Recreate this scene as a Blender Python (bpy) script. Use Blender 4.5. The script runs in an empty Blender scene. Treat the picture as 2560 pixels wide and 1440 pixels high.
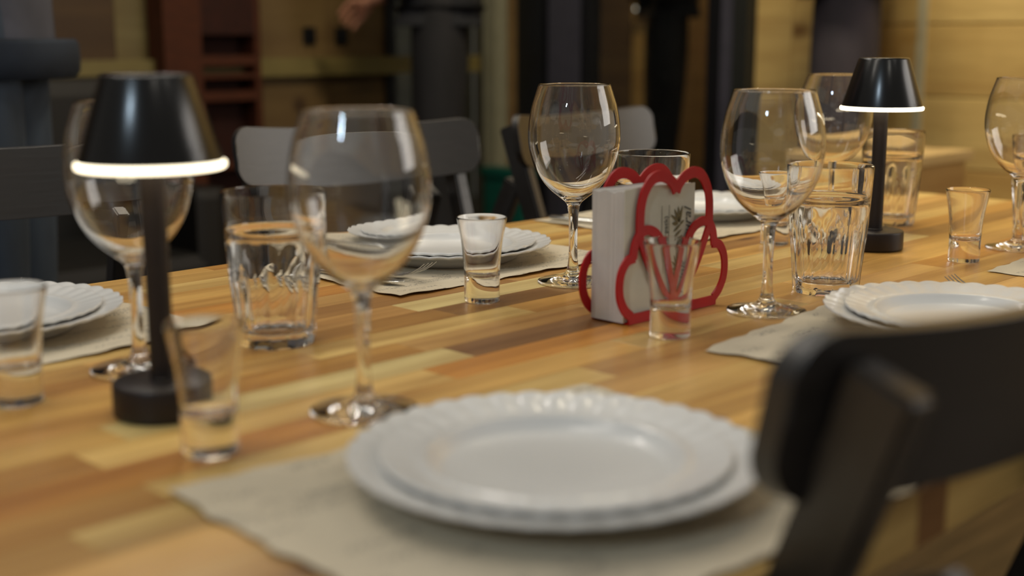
import bpy, bmesh, math, random
from mathutils import Vector, Matrix
R = random.Random(7)
PI = math.pi
SC = bpy.context.scene
COL = SC.collection
TZ = 0.75            # height of the table top

# ------------------------------------------------------------------ camera
cam_d = bpy.data.cameras.new('camera'); cam = bpy.data.objects.new('camera', cam_d); COL.objects.link(cam)
pitch = math.atan(625/3200.0); yaw = math.radians(44.5)
Fv = Vector((math.cos(yaw)*math.cos(pitch), math.sin(yaw)*math.cos(pitch), -math.sin(pitch)))
Rv = Vector((math.sin(yaw), -math.cos(yaw), 0)); Uv = Rv.cross(Fv)
mw = Matrix((Rv, Uv, -Fv)).transposed().to_4x4(); mw.translation = Vector((0, 0, 1.01))
cam.matrix_world = mw
cam_d.sensor_width = 36; cam_d.lens = 45; cam_d.clip_start = 0.02
cam_d.dof.use_dof = True; cam_d.dof.focus_distance = 1.40; cam_d.dof.aperture_fstop = 2.9
SC.camera = cam

# ------------------------------------------------------------------ world, lights, exposure
def lin(c):
    return tuple(((v/255)/12.92 if v/255 <= 0.04045 else ((v/255+0.055)/1.055)**2.4) for v in c) + (1,)
w = bpy.data.worlds.new('world'); SC.world = w; w.use_nodes = True
w.node_tree.nodes['Background'].inputs[0].default_value = (1.0, 0.93, 0.82, 1)
w.node_tree.nodes['Background'].inputs[1].default_value = 0.15
def area(name, loc, target, sx, sy, power, col):
    l = bpy.data.lights.new(name, 'AREA'); l.shape = 'RECTANGLE'; l.size = sx; l.size_y = sy
    l.energy = power; l.color = col
    o = bpy.data.objects.new(name, l); COL.objects.link(o); o.location = loc
    o.rotation_euler = (Vector(target)-Vector(loc)).to_track_quat('-Z', 'Y').to_euler()
    return o
for k in range(4):      # row of cool ceiling panels behind the camera
    area('ceiling_lamp_cool', (-2.1-0.17*k, -0.22-0.03*k, 2.75), (0.8, 0.8, 0.75), 0.10, 0.10, 5.5, (0.66, 0.84, 1.0))
for (x, y) in ((0.2, -0.9), (1.3, -0.9), (1.9, 2.6), (0.4, 2.7), (-0.9, 1.4)):   # ceiling spotlights
    area('ceiling_spotlight', (x, y, 2.7), (x*0.5+0.4, y*0.5+0.4, 0.75), 0.07, 0.07, 1.6, (1.0, 0.94, 0.84))
area('sheen_light_near', (3.3, -1.0, 1.75), (1.3, 1.2, 0.8), 2.0, 1.2, 28, (1.0, 0.94, 0.87))  # broad unseen light added for the sheen on the far chair backs
area('ceiling_lamp_strip', (1.0, 1.9, 2.3), (0.9, 0.9, 0.75), 1.4, 0.06, 9, (1.0, 0.93, 0.82))
area('ceiling_lamp_overhead', (0.2, 1.0, 2.6), (0.7, 0.8, 0.75), 0.06, 1.0, 6, (1.0, 0.92, 0.80))
area('ceiling_lamp_wall', (2.3, 1.4, 2.65), (3.6, 1.7, 0.9), 0.8, 0.3, 32, (1.0, 0.88, 0.64))
area('fill_light_back', (1.6, 2.6, 2.6), (2.0, 3.6, 0.9), 0.5, 0.2, 4.5, (1.0, 0.88, 0.64))  # added to brighten the far wall, no known fitting
area('fill_light_corridor', (4.5, 3.2, 2.5), (4.9, 3.5, 0.6), 0.3, 0.3, 20, (1.0, 0.82, 0.55))  # unseen light put in to brighten the corridor behind the door
SC.view_settings.view_transform = 'Standard'; SC.view_settings.look = 'None'
SC.view_settings.gamma = 1; SC.view_settings.use_curve_mapping = False
SC.view_settings.exposure = 0.0
cy = SC.cycles
cy.max_bounces = 24; cy.transmission_bounces = 20; cy.glossy_bounces = 8; cy.diffuse_bounces = 3
cy.transparent_max_bounces = 24; cy.caustics_refractive = True; cy.caustics_reflective = False
cy.sample_clamp_indirect = 4; cy.blur_glossy = 0.3

# ------------------------------------------------------------------ materials
def mat(name, col, rough=0.5, metal=0.0, spec=0.5, coat=0.0, **k):
    m = bpy.data.materials.new(name); m.use_nodes = True
    b = m.node_tree.nodes['Principled BSDF']
    b.inputs['Base Color'].default_value = lin(col); b.inputs['Roughness'].default_value = rough
    b.inputs['Metallic'].default_value = metal; b.inputs['Specular IOR Level'].default_value = spec
    b.inputs['Coat Weight'].default_value = coat
    for kk, v in k.items(): b.inputs[kk.replace('_', ' ')].default_value = v
    return m
def nodes(m): return m.node_tree.nodes, m.node_tree.links, m.node_tree.nodes['Principled BSDF']
def noise_tint(m, scale=(6, 6, 6), amt=0.25, nscale=4.0, detail=4.0, bump=0.0, coord='Object'):
    """multiply the base colour by a soft noise, optional bump"""
    n, l, b = nodes(m)
    tc = n.new('ShaderNodeTexCoord'); mp = n.new('ShaderNodeMapping'); mp.inputs['Scale'].default_value = scale
    nz = n.new('ShaderNodeTexNoise'); nz.inputs['Scale'].default_value = nscale; nz.inputs['Detail'].default_value = detail
    l.new(tc.outputs[coord], mp.inputs[0]); l.new(mp.outputs[0], nz.inputs['Vector'])
    mr = n.new('ShaderNodeMapRange'); mr.inputs['From Min'].default_value = 0.3; mr.inputs['From Max'].default_value = 0.7
    mr.inputs['To Min'].default_value = 1-amt; mr.inputs['To Max'].default_value = 1+amt
    l.new(nz.outputs['Fac'], mr.inputs['Value'])
    mx = n.new('ShaderNodeMix'); mx.data_type = 'RGBA'; mx.blend_type = 'MULTIPLY'; mx.inputs['Factor'].default_value = 1
    mx.inputs['A'].default_value = b.inputs['Base Color'].default_value
    l.new(mr.outputs[0], mx.inputs['B']); l.new(mx.outputs['Result'], b.inputs['Base Color'])
    if bump:
        bp = n.new('ShaderNodeBump'); bp.inputs['Strength'].default_value = bump; bp.inputs['Distance'].default_value = 0.002
        l.new(nz.outputs['Fac'], bp.inputs['Height']); l.new(bp.outputs[0], b.inputs['Normal'])
    return m
def wood_by_object(name, rough, coat, stretch=(1.2, 26, 26), contrast=1.0, knots=0.06, along='X'):
    """timber whose tone comes from each board's own object colour, grain from noise"""
    m = mat(name, (180, 145, 90), rough, coat=coat)
    n, l, b = nodes(m)
    b.inputs['Coat Roughness'].default_value = 0.25
    oi = n.new('ShaderNodeObjectInfo'); tc = n.new('ShaderNodeTexCoord')
    geo = n.new('ShaderNodeNewGeometry')
    off = n.new('ShaderNodeVectorMath'); off.operation = 'SCALE'; off.inputs[0].default_value = (31, 17, 23)
    l.new(oi.outputs['Random'], off.inputs['Scale'])
    add = n.new('ShaderNodeVectorMath'); add.operation = 'ADD'
    l.new(tc.outputs['Object'], add.inputs[0]); l.new(off.outputs[0], add.inputs[1])
    def layer(sc, detail, lo, hi, tint):
        mp = n.new('ShaderNodeMapping'); mp.inputs['Scale'].default_value = sc
        nz = n.new('ShaderNodeTexNoise'); nz.inputs['Scale'].default_value = 1.0; nz.inputs['Detail'].default_value = detail
        nz.inputs['Distortion'].default_value = 0.4
        l.new(add.outputs[0], mp.inputs[0]); l.new(mp.outputs[0], nz.inputs['Vector'])
        cr = n.new('ShaderNodeValToRGB'); cr.color_ramp.elements[0].position = lo; cr.color_ramp.elements[1].position = hi
        cr.color_ramp.elements[0].color = tint[0]; cr.color_ramp.elements[1].color = tint[1]
        l.new(nz.outputs['Fac'], cr.inputs[0]); return cr.outputs[0]
    s = stretch
    a = layer(s, 3, 0.32, 0.68, ((1-0.42*contrast, 1-0.55*contrast, 1-0.68*contrast, 1), (1.0+0.22*contrast, 1.0+0.26*contrast, 1.0+0.30*contrast, 1)))
    f = layer((s[0]*3, s[1]*9, s[2]*9), 2, 0.25, 0.75, ((0.90, 0.88, 0.84, 1), (1.07, 1.07, 1.07, 1)))
    def mul(x, y, fac=1.0):
        mx = n.new('ShaderNodeMix'); mx.data_type = 'RGBA'; mx.blend_type = 'MULTIPLY'; mx.inputs['Factor'].default_value = fac
        l.new(x, mx.inputs['A']); l.new(y, mx.inputs['B']); return mx.outputs['Result']
    c = mul(mul(oi.outputs['Color'], a), f)
    # sparse knots
    vmp = n.new('ShaderNodeMapping'); vmp.inputs['Scale'].default_value = (3.2, 7.5, 7.5) if along == 'X' else (4.0, 2.6, 4.0)
    l.new(add.outputs[0], vmp.inputs[0])
    vo = n.new('ShaderNodeTexVoronoi'); vo.inputs['Scale'].default_value = 1.0; l.new(vmp.outputs[0], vo.inputs['Vector'])
    kr = n.new('ShaderNodeValToRGB'); kr.color_ramp.elements[0].position = knots*0.35; kr.color_ramp.elements[1].position = knots*1.6
    kr.color_ramp.elements[0].color = (0.22, 0.11, 0.04, 1); kr.color_ramp.elements[1].color = (1, 1, 1, 1)
    l.new(vo.outputs['Distance'], kr.inputs[0])
    c = mul(c, kr.outputs[0]); l.new(c, b.inputs['Base Color'])
    return m
M = {}
M['stave'] = wood_by_object('butcher_block', 0.36, 0.25, stretch=(1.6, 24, 24), contrast=0.8)
M['pine'] = wood_by_object('pine_board', 0.55, 0.0, stretch=(1.5, 1.0, 14), contrast=0.45, knots=0.10, along='Y')
def glassmat(name, ior=1.5, tint=(1, 1, 1, 1)):
    m = bpy.data.materials.new(name); m.use_nodes = True
    b = m.node_tree.nodes['Principled BSDF']
    b.inputs['Base Color'].default_value = tint; b.inputs['Roughness'].default_value = 0.0
    b.inputs['IOR'].default_value = ior; b.inputs['Transmission Weight'].default_value = 1.0
    return m
M['glass'] = glassmat('clear_glass')
M['pane'] = glassmat('window_glass', 1.45, (0.9, 0.95, 0.92, 1))
M['porcelain'] = mat('porcelain', (226, 225, 222), 0.30, coat=0.3); M['porcelain'].node_tree.nodes['Principled BSDF'].inputs['Coat Roughness'].default_value = 0.10
M['red'] = noise_tint(mat('red_enamel', (172, 4, 12), 0.42, spec=0.3), amt=0.06)
M['lamp_black'] = noise_tint(mat('black_anodised', (10, 11, 13), 0.24, spec=0.6, coat=0.05, Coat_Roughness=0.2), amt=0.08)
M['lamp_base'] = noise_tint(mat('black_satin_metal', (40, 34, 33), 0.42, metal=0.3), amt=0.08)
M['steel'] = mat('brushed_steel', (190, 190, 188), 0.22, metal=1.0)
M['steel2'] = noise_tint(mat('steel_grain', (190, 190, 188), 0.25, metal=1.0), scale=(40, 4, 40), amt=0.08)
def glow(name, col, s):
    m = mat(name, (250, 245, 230), 0.4); b = m.node_tree.nodes['Principled BSDF']
    b.inputs['Emission Color'].default_value = lin(col); b.inputs['Emission Strength'].default_value = s; return m
M['glow'] = glow('warm_diffuser', (255, 240, 205), 3.2)
M['chair'] = noise_tint(mat('black_stained_wood', (31, 26, 23), 0.40, spec=0.8, coat=0.55, Coat_Roughness=0.35), scale=(3, 60, 60), amt=0.22, nscale=2, bump=0.25)
M['table_metal'] = noise_tint(mat('black_table_frame', (18, 18, 20), 0.5), amt=0.1)
M['ink'] = noise_tint(mat('brown_print', (112, 100, 68), 0.8), amt=0.15)
M['ink_grey'] = noise_tint(mat('grey_print', (88, 88, 84), 0.8), amt=0.15)
M['napkin'] = noise_tint(mat('napkin_paper', (205, 202, 198), 0.9), amt=0.04, nscale=9, bump=0.3)
M['napkin_print'] = noise_tint(mat('printed_napkin_paper', (200, 196, 180), 0.9), amt=0.07, nscale=6, bump=0.5)

def paper_mat():
    m = mat('placemat_paper', (208, 196, 172), 0.85); n, l, b = nodes(m)
    tc = n.new('ShaderNodeTexCoord'); sep = n.new('ShaderNodeSeparateXYZ'); l.new(tc.outputs['Object'], sep.inputs[0])
    def math_(op, a, bb=None):
        q = n.new('ShaderNodeMath'); q.operation = op
        for i, v in enumerate((a, bb)):
            if v is None: continue
            if isinstance(v, (int, float)): q.inputs[i].default_value = v
            else: l.new(v, q.inputs[i])
        return q.outputs[0]
    # lines of small print: rows across the sheet, broken into words by noise
    rows = math_('FRACT', math_('MULTIPLY', sep.outputs['Y'], 46.0))
    band = math_('LESS_THAN', rows, 0.42)
    mp = n.new('ShaderNodeMapping'); mp.inputs['Scale'].default_value = (420, 260, 1)
    l.new(tc.outputs['Object'], mp.inputs[0])
    nz = n.new('ShaderNodeTexNoise'); nz.inputs['Scale'].default_value = 1; nz.inputs['Detail'].default_value = 1.5; l.new(mp.outputs[0], nz.inputs['Vector'])
    let = math_('GREATER_THAN', nz.outputs['Fac'], 0.55)
    mp2 = n.new('ShaderNodeMapping'); mp2.inputs['Scale'].default_value = (20, 23, 1); l.new(tc.outputs['Object'], mp2.inputs[0])
    nz2 = n.new('ShaderNodeTexNoise'); nz2.inputs['Scale'].default_value = 1; nz2.inputs['Detail'].default_value = 0; l.new(mp2.outputs[0], nz2.inputs['Vector'])
    word = math_('GREATER_THAN', nz2.outputs['Fac'], 0.52)
    ink = math_('MULTIPLY', math_('MULTIPLY', band, let), math_('MULTIPLY', word, 0.55))
    # larger headings
    rows2 = math_('FRACT', math_('ADD', math_('MULTIPLY', sep.outputs['Y'], 11.0), 0.15))
    band2 = math_('LESS_THAN', rows2, 0.16)
    vo = n.new('ShaderNodeTexVoronoi'); vo.feature = 'DISTANCE_TO_EDGE'; mp3 = n.new('ShaderNodeMapping')
    mp3.inputs['Scale'].default_value = (90, 70, 1); l.new(tc.outputs['Object'], mp3.inputs[0]); l.new(mp3.outputs[0], vo.inputs['Vector'])
    edge = math_('LESS_THAN', vo.outputs['Distance'], 0.09)
    mp4 = n.new('ShaderNodeMapping'); mp4.inputs['Scale'].default_value = (9, 11, 1); l.new(tc.outputs['Object'], mp4.inputs[0])
    nz4 = n.new('ShaderNodeTexNoise'); nz4.inputs['Scale'].default_value = 1; nz4.inputs['Detail'].default_value = 0; l.new(mp4.outputs[0], nz4.inputs['Vector'])
    head = math_('MULTIPLY', math_('MULTIPLY', band2, edge), math_('MULTIPLY', math_('GREATER_THAN', nz4.outputs['Fac'], 0.5), 0.5))
    tot = math_('MAXIMUM', ink, head)
    mx = n.new('ShaderNodeMix'); mx.data_type = 'RGBA'
    mx.inputs['A'].default_value = lin((208, 196, 172)); mx.inputs['B'].default_value = lin((96, 92, 88))
    l.new(tot, mx.inputs['Factor']); l.new(mx.outputs['Result'], b.inputs['Base Color'])
    return m
M['paper'] = paper_mat()

# ------------------------------------------------------------------ helpers
def link_mesh(name, me, m=None, parent=None, smooth=False):
    o = bpy.data.objects.new(name, me); COL.objects.link(o)
    if m is not None and not me.materials: me.materials.append(m)
    if parent is not None: o.parent = parent
    if smooth:
        for p in me.polygons: p.use_smooth = True
    return o
def obj(name, bm, m=None, parent=None, smooth=False, sharp=None):
    bmesh.ops.recalc_face_normals(bm, faces=bm.faces)
    me = bpy.data.meshes.new(name)
    bm.to_mesh(me); bm.free()
    o = link_mesh(name, me, m, parent, smooth or sharp is not None)
    if sharp is not None: me.set_sharp_from_angle(angle=math.radians(sharp))
    return o
def tag(o, label=None, cat=None, group=None, kind=None):
    if label: o['label'] = label
    if cat: o['category'] = cat
    if group: o['group'] = group
    if kind: o['kind'] = kind
    return o
def empty(name, loc, rz=0.0):
    o = bpy.data.objects.new(name, None); COL.objects.link(o); o.location = loc; o.rotation_euler = (0, 0, rz)
    o.empty_display_size = 0.05; return o
def copy_tree(o, parent=None):
    c = o.copy(); COL.objects.link(c)
    if parent is not None: c.parent = parent
    for ch in list(o.children): copy_tree(ch, c)
    return c
def box(bm, a, b, mtx=None):
    (x0, y0, z0), (x1, y1, z1) = a, b
    vs = [bm.verts.new(p) for p in ((x0,y0,z0),(x1,y0,z0),(x1,y1,z0),(x0,y1,z0),(x0,y0,z1),(x1,y0,z1),(x1,y1,z1),(x0,y1,z1))]
    for f in ((0,3,2,1),(4,5,6,7),(0,1,5,4),(1,2,6,5),(2,3,7,6),(3,0,4,7)): bm.faces.new([vs[i] for i in f])
    if mtx is not None: bmesh.ops.transform(bm, matrix=mtx, verts=vs)
    return vs
def boxobj(name, a, b, m, parent=None, bev=0.0):
    bm = bmesh.new(); box(bm, a, b)
    if bev: bmesh.ops.bevel(bm, geom=bm.edges[:], offset=bev, segments=2, profile=0.7, affect='EDGES')
    return obj(name, bm, m, parent)
def bar(bm, p, q, wx, wy, up=Vector((1, 0, 0))):
    """rectangular bar from p to q; wx across 'up', wy across the other axis"""
    p, q = Vector(p), Vector(q); d = (q-p).normalized(); u = (up - d*up.dot(d)).normalized(); v = d.cross(u)
    r = [[bm.verts.new(c + u*sx*wx/2 + v*sy*wy/2) for sx, sy in ((-1,-1),(1,-1),(1,1),(-1,1))] for c in (p, q)]
    for i in range(4): bm.faces.new((r[0][i], r[0][(i+1) % 4], r[1][(i+1) % 4], r[1][i]))
    bm.faces.new(r[0][::-1]); bm.faces.new(r[1])
def spline(pts, sub=6):
    """Catmull-Rom through (r,z) points"""
    P = [Vector(p) for p in pts]; out = []
    for i in range(len(P)-1):
        p0 = P[max(i-1, 0)]; p1 = P[i]; p2 = P[i+1]; p3 = P[min(i+2, len(P)-1)]
        for k in range(sub):
            t = k/sub
            out.append(0.5*((2*p1)+(-p0+p2)*t+(2*p0-5*p1+4*p2-p3)*t*t+(-p0+3*p1-3*p2+p3)*t*t*t))
    out.append(P[-1]); return [tuple(o) for o in out]
def lathe(bm, prof, seg=64, rfun=None):
    rings = []
    for (r, z) in prof:
        if r < 1e-5: rings.append([bm.verts.new((0, 0, z))])
        else:
            ring = []
            for i in range(seg):
                a = 2*PI*i/seg; rr = rfun(r, z, a) if rfun else r
                ring.append(bm.verts.new((rr*math.cos(a), rr*math.sin(a), z)))
            rings.append(ring)
    for a, b in zip(rings, rings[1:]):
        if len(a) == 1 and len(b) == 1: continue
        if len(a) == 1:
            for i in range(seg): bm.faces.new((a[0], b[i], b[(i+1) % seg]))
        elif len(b) == 1:
            for i in range(seg): bm.faces.new((a[i], a[(i+1) % seg], b[0]))
        else:
            for i in range(seg): bm.faces.new((a[i], a[(i+1) % seg], b[(i+1) % seg], b[i]))
def pine(c): return lin((c[0], c[1], c[2]))

# ------------------------------------------------------------------ the room
m_floor = noise_tint(mat('dark_floorboards', (70, 56, 36), 0.45), scale=(1, 8, 1), amt=0.3)
fl = boxobj('floor', (-2.5, -2.5, -0.1), (7.2, 6.0, 0.0), m_floor); tag(fl, kind='structure')
m_dark = noise_tint(mat('dark_timber', (64, 46, 22), 0.6), scale=(6, 6, 1), amt=0.2)
m_core = noise_tint(mat('wall_core', (120, 95, 55), 0.8), amt=0.1)
# right wall (pine boards), plane x = 3.6
wr = boxobj('wall_right', (3.62, -1.6, 0.0), (3.72, 2.40, 2.75), m_core); tag(wr, kind='structure')
tones = [(212, 180, 112), (204, 170, 102), (220, 188, 120), (206, 168, 98), (216, 184, 114), (198, 164, 98)]
k = 0
for (y0, y1) in ((-1.6, 0.55), (0.55, 1.835), (1.835, 2.19)):
    z = 0.0
    while z < 2.74:
        h = 0.21
        bm = bmesh.new(); vs = box(bm, (-0.022, -(y1-y0)/2+0.001, 0.0015), (0, (y1-y0)/2-0.001, h-0.0015))
        bmesh.ops.bevel(bm, geom=[e for e in bm.edges if all(v.co.x < -0.02 for v in e.verts)], offset=0.003, segments=1, affect='EDGES')
        o = obj('board', bm, M['pine'], wr); o.location = (3.622, (y0+y1)/2, z); o.color = pine(tones[R.randrange(6)]); z += h
for (y0, y1) in ((2.192, 2.275), (2.277, 2.412)):   # upright casing boards by the door
    bm = bmesh.new(); box(bm, (-0.036, y0, 0), (0, y1, 2.74)); bmesh.ops.bevel(bm, geom=bm.edges[:], offset=0.003, segments=1, affect='EDGES')
    o = obj('casing_board', bm, M['pine'], wr); o.location = (3.622, 0, 0); o.color = pine((196, 166, 104))
tr = boxobj('trim_1', (3.588, 1.822, 0), (3.60, 1.850, 2.74), noise_tint(mat('pale_joint_strip', (188, 176, 140), 0.6), amt=0.05)); tag(tr, kind='structure')

# glazed black door in the same wall
m_frame = noise_tint(mat('black_door_frame', (14, 14, 18), 0.4), amt=0.1)
m_stile = noise_tint(mat('blue_grey_frame', (62, 60, 70), 0.5), amt=0.08)
dr = boxobj('door_1', (3.56, 3.337, 0), (3.70, 3.474, 2.75), m_frame); tag(dr, kind='structure')
boxobj('frame_post', (3.54, 2.414, 0), (3.70, 2.47, 2.75), noise_tint(mat('dark_green_frame', (30, 31, 28), 0.5), amt=0.1), dr)
boxobj('frame_post', (3.53, 2.47, 0), (3.70, 2.51, 2.75), m_stile, dr)
boxobj('frame_post', (3.54, 2.51, 0), (3.70, 2.572, 2.75), m_frame, dr)
boxobj('frame_stile', (3.57, 3.165, 0), (3.66, 3.32, 2.75), m_stile, dr)
boxobj('frame_stile', (3.58, 3.128, 0), (3.65, 3.165, 2.75), m_frame, dr)
boxobj('frame_rail', (3.58, 2.572, 0), (3.65, 3.165, 0.12), m_frame, dr)
boxobj('pane', (3.60, 2.572, 0.12), (3.608, 3.128, 2.75), M['pane'], dr)
po = boxobj('trim_2', (3.47, 3.50, 0), (3.535, 3.565, 2.75), noise_tint(mat('grey_post', (150, 146, 122), 0.6), amt=0.06)); tag(po, kind='structure')
# corridor seen through the door
wc = boxobj('wall_corridor', (5.62, 1.4, 0), (5.72, 6.0, 2.75), m_core); tag(wc, kind='structure')
for i in range(16):
    y0 = 1.6+i*0.27
    bm = bmesh.new(); box(bm, (-0.02, 0.003, 0), (0, 0.267, 2.74)); o = obj('board', bm, M['pine'], wc); o.location = (5.62, y0, 0)
    o.color = pine([(150, 116, 60), (110, 80, 38), (160, 126, 66), (84, 60, 28)][i % 4])
# far wall, plane y = 3.6
wb = boxobj('wall_back', (-1.2, 3.62, 0), (3.01, 3.72, 2.75), m_core); tag(wb, kind='structure')
secs = [(-1.2, 0.4, (80, 60, 30)), (0.402, 1.2, (86, 64, 32)), (1.202, 1.96, (70, 48, 20)), (1.962, 2.12, (112, 98, 60)), (2.122, 2.48, (70, 34, 14)),
        (2.482, 2.75, (108, 86, 50)), (2.752, 3.01, (102, 80, 46))]
for x0, x1, c in secs:
    bm = bmesh.new(); box(bm, (0, -0.02, 0), (x1-x0, 0, 2.74)); o = obj('panel', bm, M['pine'], wb); o.location = (x0, 3.62, 0); o.color = pine(c)
rail = boxobj('trim_3', (-1.2, 3.56, 0.885), (3.45, 3.60, 0.945), noise_tint(mat('pale_rail', (118, 104, 58), 0.5), amt=0.08)); tag(rail, kind='structure')
m_sock = noise_tint(mat('black_plastic', (16, 16, 16), 0.4), amt=0.05)
def px_x(px, y=3.6): return y/math.tan(yaw-math.atan((px-1280)/3260))
for i, px in enumerate((775, 855)):
    x = px_x(px, 3.59)
    s = boxobj('socket', (-0.024, -0.012, -0.028), (0.024, 0, 0.028), m_sock, None, 0.003); s.location = (x, 3.60, 1.018)
    boxobj('socket_insert', (-0.014, -0.015, -0.016), (0.014, -0.011, 0.016), m_frame, s, 0.001)
    tag(s, ['black wall socket on the plywood wall, the one nearer the red-brown cupboard', 'black wall socket on the plywood wall, the one nearer the reaching hand'][i], 'socket', 'black wall sockets')
# window beside it, night behind
wi = boxobj('window_1', (3.01, 3.58, 0.0), (3.05, 3.66, 2.75), m_frame); tag(wi, kind='structure')
boxobj('mullion', (3.28, 3.59, 0), (3.305, 3.65, 2.75), m_frame, wi)
boxobj('pane', (3.05, 3.615, 0), (3.47, 3.622, 2.75), M['pane'], wi)
ng = boxobj('night_backdrop', (2.8, 4.6, 0), (4.6, 4.7, 2.75), noise_tint(mat('night_dark', (34, 34, 24), 0.8), amt=0.4)); tag(ng, kind='structure')  # dark sheet behind the window, night darkness put into its colour

# dark red-brown open cupboard against the far wall
cb = empty('cupboard', (2.066, 3.50, 0)); tag(cb, 'dark red-brown open cupboard against the far wall left of the sockets', 'cupboard')
m_rb = noise_tint(mat('red_brown_wood', (70, 32, 12), 0.7, spec=0.3), scale=(4, 4, 20), amt=0.2)
m_rb2 = noise_tint(mat('deep_red_wood', (46, 16, 6), 0.7, spec=0.3), amt=0.2)
boxobj('side_panel', (0.0, 0, 0), (0.13, 0.095, 1.5), m_rb, cb)
boxobj('side_panel', (0.325, 0, 0), (0.345, 0.095, 1.5), m_rb, cb)
boxobj('back_panel', (0.13, 0.08, 0), (0.325, 0.095, 1.5), m_rb2, cb)
boxobj('upper_door', (0.13, 0, 1.02), (0.325, 0.012, 1.5), m_rb2, cb)
for z0, z1 in ((0.925, 0.955), (0.885, 0.90), (0.815, 0.845), (0.60, 0.62), (0.3, 0.32), (0.02, 0.04)):
    boxobj('shelf', (0.13, 0.0, z0), (0.325, 0.08, z1), m_rb, cb)

# black armchair in the dark by the far wall
ac = empty('armchair', (1.30, 3.15, 0)); tag(ac, 'black padded armchair in the dark behind the left table lamp', 'armchair')
m_arm = noise_tint(mat('black_leather', (16, 14, 12), 0.5), amt=0.1)
boxobj('backrest', (0.0, 0.28, 0.35), (0.62, 0.42, 0.90), m_arm, ac, 0.05)
boxobj('seat', (0.03, -0.2, 0.22), (0.59, 0.30, 0.45), m_arm, ac, 0.04)
for x in (0.0, 0.54): boxobj('armrest', (x-0.03, -0.2, 0.2), (x+0.07, 0.32, 0.62), m_arm, ac, 0.03)
for x in (0.03, 0.56):
    for y in (-0.16, 0.36): boxobj('leg', (x-0.02, y-0.02, 0), (x+0.02, y+0.02, 0.23), m_frame, ac)
# teal crate
tcr = empty('crate', (3.17, 3.06, 0)); tag(tcr, 'teal plastic crate on the floor between the two empty far chairs', 'crate')
m_teal = noise_tint(mat('teal_plastic', (8, 78, 64), 0.5), amt=0.1)
boxobj('crate_body', (0, 0, 0.0), (0.05, 0.20, 0.56), m_teal, tcr, 0.01); boxobj('crate_rim', (-0.008, -0.008, 0.53), (0.058, 0.208, 0.562), m_teal, tcr, 0.004)

# small pine cabinet beyond the end of the table
pc = empty('side_cabinet', (2.75, 1.43, 0)); tag(pc, 'low pine side cabinet standing beyond the far end of the table', 'cabinet')
def pineobj(name, a, b, col, par):
    o = boxobj(name, a, b, M['pine'], par, 0.002); o.color = pine(col); return o
pineobj('carcass', (0.01, 0.01, 0), (0.34, 0.30, 0.71), (188, 150, 92), pc)
pineobj('top', (0, 0, 0.71), (0.36, 0.31, 0.735), (206, 176, 122), pc)
d = pineobj('door', (-0.008, 0.025, 0.05), (0.01, 0.285, 0.69), (196, 160, 98), pc); boxobj('knob', (-0.028, 0.05, 0.40), (-0.008, 0.07, 0.42), M['table_metal'], d, 0.004)

# ------------------------------------------------------------------ dining table
X0, X1, Y0, Y1, TH = -0.35, 2.05, 0.329, 1.275, 0.036
table = empty('dining_table', ((X0+X1)/2, (Y0+Y1)/2, 0)); tag(table, 'long dining table with a butcher-block top of honey and cream wooden staves', 'table')
ox, oy = table.location.x, table.location.y
PAL = {'cream': (238, 214, 146), 'pale': (226, 190, 116), 'honey': (214, 168, 92), 'tan': (206, 160, 92), 'gold': (198, 146, 72), 'orange': (194, 134, 60), 'brown': (168, 122, 64), 'dark': (146, 104, 60)}
wts = ['cream']*1+['pale']*5+['honey']*7+['tan']*6+['gold']*3+['orange']*1+['brown']*1
fixed = {0: [(-0.35, 0.1, 'tan'), (0.1, 0.38, 'honey'), (0.38, 0.675, 'pale'), (0.675, 0.712, 'dark'), (0.712, 1.10, 'pale')],
         9: [(-0.35, 0.02, 'honey'), (0.02, 0.36, 'gold'), (0.36, 0.657, 'pale'), (0.657, 0.90, 'orange'), (0.90, 1.18, 'honey')],
         10: [(-0.35, 0.10, 'tan'), (0.10, 0.40, 'honey'), (0.40, 0.717, 'cream'), (0.717, 1.02, 'dark'), (1.02, 1.33, 'pale')],
         11: [(-0.35, 0.2, 'honey'), (0.2, 0.48, 'tan'), (0.48, 0.70, 'gold'), (0.70, 0.93, 'tan'), (0.93, 1.343, 'honey'), (1.343, 1.60, 'cream')],
         8: [(-0.35, 0.15, 'gold'), (0.15, 0.52, 'orange'), (0.52, 0.84, 'honey'), (0.84, 1.10, 'pale')],
         12: [(-0.35, 0.3, 'pale'), (0.3, 0.62, 'honey'), (0.62, 0.88, 'pale'), (0.88, 1.2, 'gold'), (1.2, 1.5, 'pale')]}
kk = 0; y = Y0
while y < Y1-0.002:
    yn = min(y+0.0418, Y1); segs = list(fixed.get(kk, []))
    x = segs[-1][1] if segs else X0
    while x < X1-1e-4:
        xn = x+R.uniform(0.28, 0.58)
        if not segs: xn = x+R.uniform(0.1, 0.4)
        if xn > X1-0.10: xn = X1
        segs.append((x, xn, R.choice(wts))); x = xn
    for a, b, tone in segs:
        bm = bmesh.new(); hx, hy = (b-a)/2-0.00012, (yn-y)/2-0.00012
        box(bm, (-hx, -hy, -TH), (hx, hy, 0))
        bmesh.ops.bevel(bm, geom=[e for e in bm.edges if all(v.co.z > -0.001 for v in e.verts)], offset=0.00035 if 0 < kk else 0.0008, segments=1, affect='EDGES')
        o = obj('stave', bm, M['stave'], table); o.location = ((a+b)/2-ox, (y+yn)/2-oy, TZ)
        c = PAL[tone]; j = R.uniform(0.93, 1.06); o.color = lin((c[0]*j, c[1]*j, c[2]*j))
    y = yn; kk += 1
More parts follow.
